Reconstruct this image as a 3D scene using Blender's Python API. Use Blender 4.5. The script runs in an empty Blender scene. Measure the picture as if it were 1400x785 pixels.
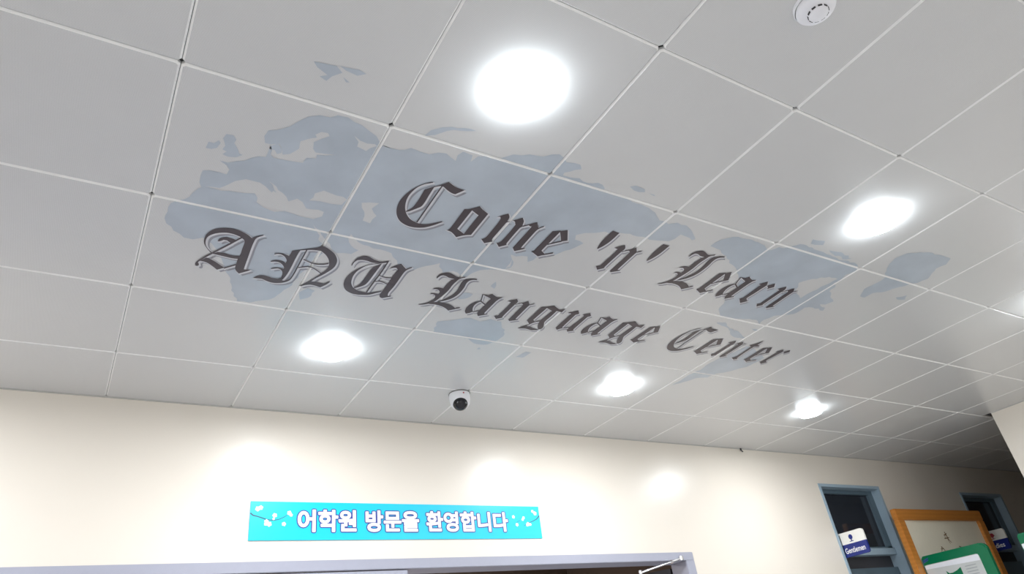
import bpy, bmesh, math, random
from mathutils import Vector, Matrix
from mathutils.geometry import tessellate_polygon
random.seed(4)
SC = bpy.context.scene
COL = SC.collection
H = 2.95                      # ceiling height, metres
T = 0.6                       # ceiling tile pitch

# ------------------------------------------------------------------ camera
cam_d = bpy.data.cameras.new('camera')
cam_d.sensor_width = 36.0
cam_d.lens = 24.26
cam_d.clip_start = 0.02
cam = bpy.data.objects.new('camera', cam_d)
COL.objects.link(cam)
RX = Vector((0.85570974, -0.50256918, -0.12322765))
RY = Vector((0.17147649, 0.50009543, -0.84882293))
RZ = Vector((0.48821783, 0.70521541, 0.51411533))
m = Matrix.Identity(4)
for i in range(3):
    m[i][0] = RX[i]; m[i][1] = -RY[i]; m[i][2] = -RZ[i]
m[0][3], m[1][3], m[2][3] = -0.0414, -1.4558, H - 1.5775
cam.matrix_world = m
SC.camera = cam

# ------------------------------------------------------------------ world, exposure
world = bpy.data.worlds.new('dim_surroundings')
SC.world = world
world.use_nodes = True
world.node_tree.nodes['Background'].inputs[0].default_value = (0.8, 0.85, 0.9, 1)
world.node_tree.nodes['Background'].inputs[1].default_value = 0.01
SC.view_settings.view_transform = 'Standard'
SC.view_settings.look = 'None'
SC.view_settings.exposure = 0.2
SC.view_settings.gamma = 1.0
SC.view_settings.use_curve_mapping = False
LAMP_W = 13.0                 # watts of each downlight
LAMP_COL = (0.97, 0.98, 1.0)
GLOW_COL = (0.88, 0.96, 1.0)
DIFF_EMIT = 38.0              # glow of the opal diffusers

# ------------------------------------------------------------------ materials
def mat(name, col, rough=0.5, spec=0.5, metal=0.0, var=0.04, scale=30.0, bump=0.0, bscale=200.0, emit=0.0, coat=0.0):
    M = bpy.data.materials.new(name); M.use_nodes = True
    nt = M.node_tree; b = nt.nodes['Principled BSDF']
    tc = nt.nodes.new('ShaderNodeTexCoord')
    nz = nt.nodes.new('ShaderNodeTexNoise'); nz.inputs['Scale'].default_value = scale; nz.inputs['Detail'].default_value = 4
    nt.links.new(tc.outputs['Object'], nz.inputs['Vector'])
    mx = nt.nodes.new('ShaderNodeMix'); mx.data_type = 'RGBA'
    mx.inputs['A'].default_value = (*[c*(1-var) for c in col], 1)
    mx.inputs['B'].default_value = (*[min(1, c*(1+var)) for c in col], 1)
    nt.links.new(nz.outputs['Fac'], mx.inputs['Factor'])
    nt.links.new(mx.outputs['Result'], b.inputs['Base Color'])
    b.inputs['Roughness'].default_value = rough
    b.inputs['Specular IOR Level'].default_value = spec
    b.inputs['Metallic'].default_value = metal
    b.inputs['Coat Weight'].default_value = coat
    if bump:
        n2 = nt.nodes.new('ShaderNodeTexNoise'); n2.inputs['Scale'].default_value = bscale
        nt.links.new(tc.outputs['Object'], n2.inputs['Vector'])
        bp = nt.nodes.new('ShaderNodeBump'); bp.inputs['Strength'].default_value = bump; bp.inputs['Distance'].default_value = 0.002
        nt.links.new(n2.outputs['Fac'], bp.inputs['Height']); nt.links.new(bp.outputs['Normal'], b.inputs['Normal'])
    if emit:
        b.inputs['Emission Color'].default_value = (*GLOW_COL, 1)
        b.inputs['Emission Strength'].default_value = emit
    return M

def wood(name, a, b_):
    M = mat(name, a, 0.35, 0.5)
    nt = M.node_tree; b = nt.nodes['Principled BSDF']
    tc = [n for n in nt.nodes if n.type == 'TEX_COORD'][0]
    w = nt.nodes.new('ShaderNodeTexWave'); w.inputs['Scale'].default_value = 9; w.inputs['Distortion'].default_value = 2
    w.inputs['Detail'].default_value = 3; w.bands_direction = 'Z'
    nt.links.new(tc.outputs['Object'], w.inputs['Vector'])
    mx = nt.nodes.new('ShaderNodeMix'); mx.data_type = 'RGBA'
    mx.inputs['A'].default_value = (*a, 1); mx.inputs['B'].default_value = (*b_, 1)
    nt.links.new(w.outputs['Fac'], mx.inputs['Factor']); nt.links.new(mx.outputs['Result'], b.inputs['Base Color'])
    return M

def tile_mat():
    M = mat('perforated_painted_metal', (0.64, 0.64, 0.64), 0.29, 0.6, var=0.02, scale=9)
    nt = M.node_tree; b = nt.nodes['Principled BSDF']
    tc = [n for n in nt.nodes if n.type == 'TEX_COORD'][0]
    v = nt.nodes.new('ShaderNodeTexVoronoi'); v.inputs['Scale'].default_value = 330; v.inputs['Randomness'].default_value = 0.0
    nt.links.new(tc.outputs['Object'], v.inputs['Vector'])
    r = nt.nodes.new('ShaderNodeMapRange'); r.inputs['From Min'].default_value = 0.2; r.inputs['From Max'].default_value = 0.3
    r.inputs['To Min'].default_value = 0.72; r.inputs['To Max'].default_value = 1.0
    nt.links.new(v.outputs['Distance'], r.inputs['Value'])
    mx = nt.nodes.new('ShaderNodeMix'); mx.data_type = 'RGBA'; mx.blend_type = 'MULTIPLY'; mx.inputs['Factor'].default_value = 1
    src = b.inputs['Base Color'].links[0].from_socket
    nt.links.new(src, mx.inputs['A']); nt.links.new(r.outputs['Result'], mx.inputs['B'])
    nt.links.new(mx.outputs['Result'], b.inputs['Base Color'])
    return M

M_TILE = tile_mat()
M_EDGE = mat('tile_edge_paint', (0.90, 0.90, 0.89), 0.35)
M_PLENUM = mat('dark_plenum', (0.16, 0.16, 0.16), 0.9)
M_WALL = mat('cream_gloss_paint', (0.775, 0.72, 0.645), 0.30, 0.5, var=0.012, scale=3, bump=0.06, bscale=60)
M_FLOOR = mat('polished_stone_floor', (0.50, 0.50, 0.51), 0.3, var=0.1, scale=60)
M_TRIM = mat('grey_angle_trim', (0.50, 0.49, 0.47), 0.5)
M_LAV = mat('lavender_grey_enamel', (0.36, 0.37, 0.45), 0.4, var=0.03, scale=40)
M_BLUE = mat('blue_grey_enamel', (0.34, 0.45, 0.54), 0.4, var=0.04, scale=40)
M_BLUED = mat('dark_blue_grey_enamel', (0.10, 0.15, 0.19), 0.4)
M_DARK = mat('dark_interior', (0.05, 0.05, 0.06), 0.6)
M_BROWN = mat('brown_interior', (0.20, 0.15, 0.12), 0.7)
M_GLASS = mat('dark_door_glass', (0.02, 0.025, 0.035), 0.08, 0.5)
M_WHITEP = mat('white_plastic', (0.82, 0.82, 0.86), 0.4, var=0.02)
M_BLACK = mat('black_plastic', (0.015, 0.015, 0.018), 0.4)
M_DOME = mat('smoked_dome', (0.012, 0.012, 0.016), 0.05, 0.4)
M_REDP = mat('red_print', (0.42, 0.04, 0.06), 0.5)
M_CHROME = mat('brushed_steel', (0.7, 0.7, 0.72), 0.25, metal=1.0)
M_OPALS = mat('strong_opal_diffuser', (0.9, 0.9, 0.9), 0.5, emit=DIFF_EMIT*5.5)
M_OPAL = mat('lit_opal_diffuser', (0.9, 0.9, 0.9), 0.5, emit=DIFF_EMIT)
M_MAP = mat('pale_blue_map_film', (0.445, 0.495, 0.555), 0.30, 0.5, var=0.16, scale=7)
M_INK = mat('charcoal_lettering_film', (0.060, 0.045, 0.052), 0.38, 0.5, var=0.05)
M_HALO = mat('pale_outline_film', (0.61, 0.61, 0.64), 0.36)
M_SHADE = mat('grey_shadow_film', (0.27, 0.27, 0.305), 0.36)
M_CYAN = mat('cyan_vinyl', (0.0, 0.56, 0.80), 0.35, var=0.05, scale=4)
M_WHITEI = mat('white_ink', (0.9, 0.9, 0.92), 0.4)
M_NAVY = mat('navy_ink', (0.03, 0.05, 0.30), 0.4)
M_SIGNB = mat('blue_acrylic', (0.012, 0.025, 0.20), 0.25)
M_SIGNW = mat('white_acrylic', (0.85, 0.84, 0.80), 0.25)
M_WOOD = wood('orange_brown_wood', (0.62, 0.25, 0.05), (0.56, 0.215, 0.042))
M_PANEL = mat('cream_panel', (0.93, 0.88, 0.73), 0.5, var=0.03)
M_BRUSH = mat('brown_brush_ink', (0.25, 0.14, 0.05), 0.6)
M_GREEN = mat('glossy_green_plastic', (0.002, 0.155, 0.065), 0.22, 0.3, var=0.05)
M_GREY = mat('pale_grey_sheet', (0.55, 0.57, 0.57), 0.4)
M_PALE = mat('white_sheet', (0.78, 0.80, 0.86), 0.4)
M_BRANCH = mat('branch_ink', (0.03, 0.06, 0.10), 0.5)

# ------------------------------------------------------------------ helpers
def link(name, me, parent=None, loc=None):
    o = bpy.data.objects.new(name, me); COL.objects.link(o)
    if loc: o.location = loc
    if parent: o.parent = parent
    return o

def tag(o, label, cat, group=None):
    o['label'] = label; o['category'] = cat
    if group: o['group'] = group
    return o

def empty(name, loc, label, cat, group=None):
    o = link(name, None); o.location = loc
    o.empty_display_size = 0.05
    return tag(o, label, cat, group)

def struct(o):
    o['kind'] = 'structure'; return o

def boxes(bm, *bs):
    for (x0, x1, y0, y1, z0, z1) in bs:
        v = [bm.verts.new(p) for p in ((x0,y0,z0),(x1,y0,z0),(x1,y1,z0),(x0,y1,z0),(x0,y0,z1),(x1,y0,z1),(x1,y1,z1),(x0,y1,z1))]
        for f in ((0,3,2,1),(4,5,6,7),(0,1,5,4),(1,2,6,5),(2,3,7,6),(3,0,4,7)):
            bm.faces.new([v[k] for k in f])

def finish(name, bm, material, parent=None, smooth=False, bevel=0.0, origin=None):
    if bevel:
        bmesh.ops.bevel(bm, geom=list(bm.edges), offset=bevel, segments=2, affect='EDGES', clamp_overlap=True)
    bmesh.ops.recalc_face_normals(bm, faces=list(bm.faces))
    if origin:
        bmesh.ops.translate(bm, verts=list(bm.verts), vec=[-c for c in origin])
    me = bpy.data.meshes.new(name); bm.to_mesh(me); bm.free()
    for mm in (material if isinstance(material, (list, tuple)) else [material]): me.materials.append(mm)
    if smooth:
        for p in me.polygons: p.use_smooth = True
    o = link(name, me, parent)
    if origin: o.location = origin
    return o

def box_obj(name, b, material, parent=None, bevel=0.0, origin=None):
    bm = bmesh.new()
    boxes(bm, *(b if isinstance(b[0], (tuple, list)) else [b]))
    return finish(name, bm, material, parent, bevel=bevel, origin=origin)

def lathe(bm, prof, n=32, cx=0, cy=0, mi=0):
    rings = []
    for r, z in prof:
        if r < 1e-6: rings.append([bm.verts.new((cx, cy, z))])
        else: rings.append([bm.verts.new((cx+r*math.cos(2*math.pi*k/n), cy+r*math.sin(2*math.pi*k/n), z)) for k in range(n)])
    for a, b in zip(rings, rings[1:]):
        for k in range(n):
            k2 = (k+1) % n
            if len(a) == 1 and len(b) == 1: continue
            if len(a) == 1: f = bm.faces.new((a[0], b[k], b[k2]))
            elif len(b) == 1: f = bm.faces.new((a[k], a[k2], b[0]))
            else: f = bm.faces.new((a[k], a[k2], b[k2], b[k]))
            f.material_index = mi

def rod(bm, a, b, r, n=10):
    a, b = Vector(a), Vector(b); d = (b-a).normalized()
    u = d.orthogonal().normalized(); w = d.cross(u)
    A = [bm.verts.new(a + r*(math.cos(2*math.pi*k/n)*u + math.sin(2*math.pi*k/n)*w)) for k in range(n)]
    B = [bm.verts.new(b + r*(math.cos(2*math.pi*k/n)*u + math.sin(2*math.pi*k/n)*w)) for k in range(n)]
    for k in range(n): bm.faces.new((A[k], A[(k+1)%n], B[(k+1)%n], B[k]))
    bm.faces.new(A[::-1]); bm.faces.new(B)

def smooth_loop(L, sub=3, sharp=42):
    """Catmull-Rom through the traced outline, corners kept sharp."""
    n = len(L)
    if n < 6: return list(L)
    P = [Vector(p) for p in L]
    corner = []
    for k in range(n):
        a = P[k]-P[k-1]; b = P[(k+1) % n]-P[k]
        corner.append(a.length < 1e-9 or b.length < 1e-9 or math.degrees(a.angle(b)) > sharp)
    out = []
    for k in range(n):
        p1, p2 = P[k], P[(k+1) % n]
        p0 = P[k-1] if not corner[k] else p1
        p3 = P[(k+2) % n] if not corner[(k+1) % n] else p2
        out.append(tuple(p1))
        if (p2-p1).length < 0.004: continue
        for s in range(1, sub):
            t = s/sub
            q = 0.5*((2*p1)+(p2-p0)*t+(2*p0-5*p1+4*p2-p3)*t*t+(3*p1-p0-3*p2+p3)*t**3)
            out.append(tuple(q))
    return out

def area2(L):
    return sum(L[k-1][0]*L[k][1]-L[k][0]*L[k-1][1] for k in range(len(L)))

def outset(L, d):
    n = len(L); s = 1 if area2(L) > 0 else -1
    out = []
    for k in range(n):
        a = Vector(L[k])-Vector(L[k-1]); b = Vector(L[(k+1) % n])-Vector(L[k])
        if a.length < 1e-9 or b.length < 1e-9: out.append(L[k]); continue
        a.normalize(); b.normalize()
        na = Vector((a.y, -a.x))*s; nb = Vector((b.y, -b.x))*s
        mm = na+nb
        if mm.length < 0.35: mm = (na+nb+ (a-b))
        mm.normalize(); c = max(0.5, mm.dot(na))
        q = Vector(L[k]) + mm*(d/c)
        out.append((q.x, q.y))
    return out

def fill(bm, loops, z, off=(0, 0), to3=None, mi=0):
    """one filled outline (first loop) with holes (other loops)"""
    pts = [[Vector((p[0]+off[0], p[1]+off[1], 0)) for p in L] for L in loops]
    tri = tessellate_polygon(pts)
    flat = [p for L in pts for p in L]
    vs = [bm.verts.new(to3(p.x, p.y, z) if to3 else (p.x, p.y, z)) for p in flat]
    for t in tri:
        try:
            f = bm.faces.new([vs[k] for k in t]); f.material_index = mi
        except ValueError: pass

# ------------------------------------------------------------------ the shell
X0, X1 = -4.0, 6.384          # main hall
Y0, YB = -3.6, 2.322          # front / back wall
XC, YC = 9.9, 1.128           # corridor end, corridor near wall
struct(box_obj('floor', (X0-.2, XC+.2, Y0-.2, YB+2.6, -0.1, 0.0), M_FLOOR))
struct(box_obj('corridor_dimming_floor', (X1, XC, YC, YB, 0.0, 0.006), M_BROWN))  # unseen dark floor sheet, added to cut bounce light in the corridor
ceil = struct(box_obj('ceiling', (X0, XC, Y0, YB, H+0.022, H+0.06), M_PLENUM))
struct(box_obj('wall_left', (X0-.15, X0, Y0-.15, YB+.15, 0, H+.06), M_WALL))
struct(box_obj('wall_front', (X0, X1, Y0-.15, Y0, 0, H+.06), M_WALL))
struct(box_obj('wall_right', (X1, XC, Y0-.15, YC, 0, H+.06), M_WALL))
struct(box_obj('wall_corridor', (XC, XC+.15, YC, YB+.15, 0, H+.06), M_BROWN))
WT = 0.15
D1 = (-1.30, 3.782, H-0.811)   # outer edges of the door frames in the back wall
D2 = (5.491, 6.378, H-0.262)
D3 = (7.768, 8.600, H-0.281)
bs = []
edges = [X0, D1[0], D1[1], D2[0], D2[1], D3[0], D3[1], XC]
for k in range(0, 8, 2): bs.append((edges[k], edges[k+1], YB, YB+WT, 0, H+.06))
for d in (D1, D2, D3): bs.append((d[0], d[1], YB, YB+WT, d[2], H+.06))
struct(box_obj('wall_back', bs, M_WALL))
# thin angle trims where the ceiling meets the walls
struct(box_obj('trim_1', (X0, XC, YB-.007, YB, H-.004, H+.02), M_TRIM))
struct(box_obj('trim_2', (X1-.007, X1, Y0, YC, H-.004, H+.02), M_TRIM))

# ceiling tiles: metal pans with bevelled edges, every one a part of the ceiling
TILE_ME = {}
def tile_mesh(w, d):
    key = (round(w, 3), round(d, 3))
    if key in TILE_ME: return TILE_ME[key]
    bm = bmesh.new()
    def ring(ins, cut, z):
        a, b = w/2-ins, d/2-ins
        return [bm.verts.new(p) for p in ((-a+cut,-b,z),(a-cut,-b,z),(a,-b+cut,z),(a,b-cut,z),(a-cut,b,z),(-a+cut,b,z),(-a,b-cut,z),(-a,-b+cut,z))]
    r0 = ring(0.0062, 0.006, 0.0); r1 = ring(0.0008, 0.0095, 0.006); r2 = ring(0.0008, 0.0095, 0.016)
    f = bm.faces.new(r0[::-1]); f.material_index = 0
    for a, b in ((r0, r1), (r1, r2)):
        for k in range(8):
            f = bm.faces.new((a[k], a[(k+1) % 8], b[(k+1) % 8], b[k])); f.material_index = 1
    bmesh.ops.recalc_face_normals(bm, faces=list(bm.faces))
    me = bpy.data.meshes.new('ceiling_tile'); bm.to_mesh(me); bm.free()
    me.materials.append(M_TILE); me.materials.append(M_EDGE)
    TILE_ME[key] = me
    return me
def tile(x0, x1, y0, y1):
    o = link('ceiling_tile', tile_mesh(x1-x0, y1-y0), ceil, ((x0+x1)/2, (y0+y1)/2, H))
for j in range(-6, 4):
    ya, yb = j*T, min((j+1)*T, YB-.004)
    for i in range(-6, 17):
        xa, xb = i*T, min((i+1)*T, XC-.004)
        if xa < X1:
            if xb > X1 and ya < YC:
                tile(xa, X1-.004, ya, yb)
            else: tile(xa, xb, ya, yb)
        elif yb > YC:
            tile(xa, xb, max(ya, YC+.004), yb)

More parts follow.
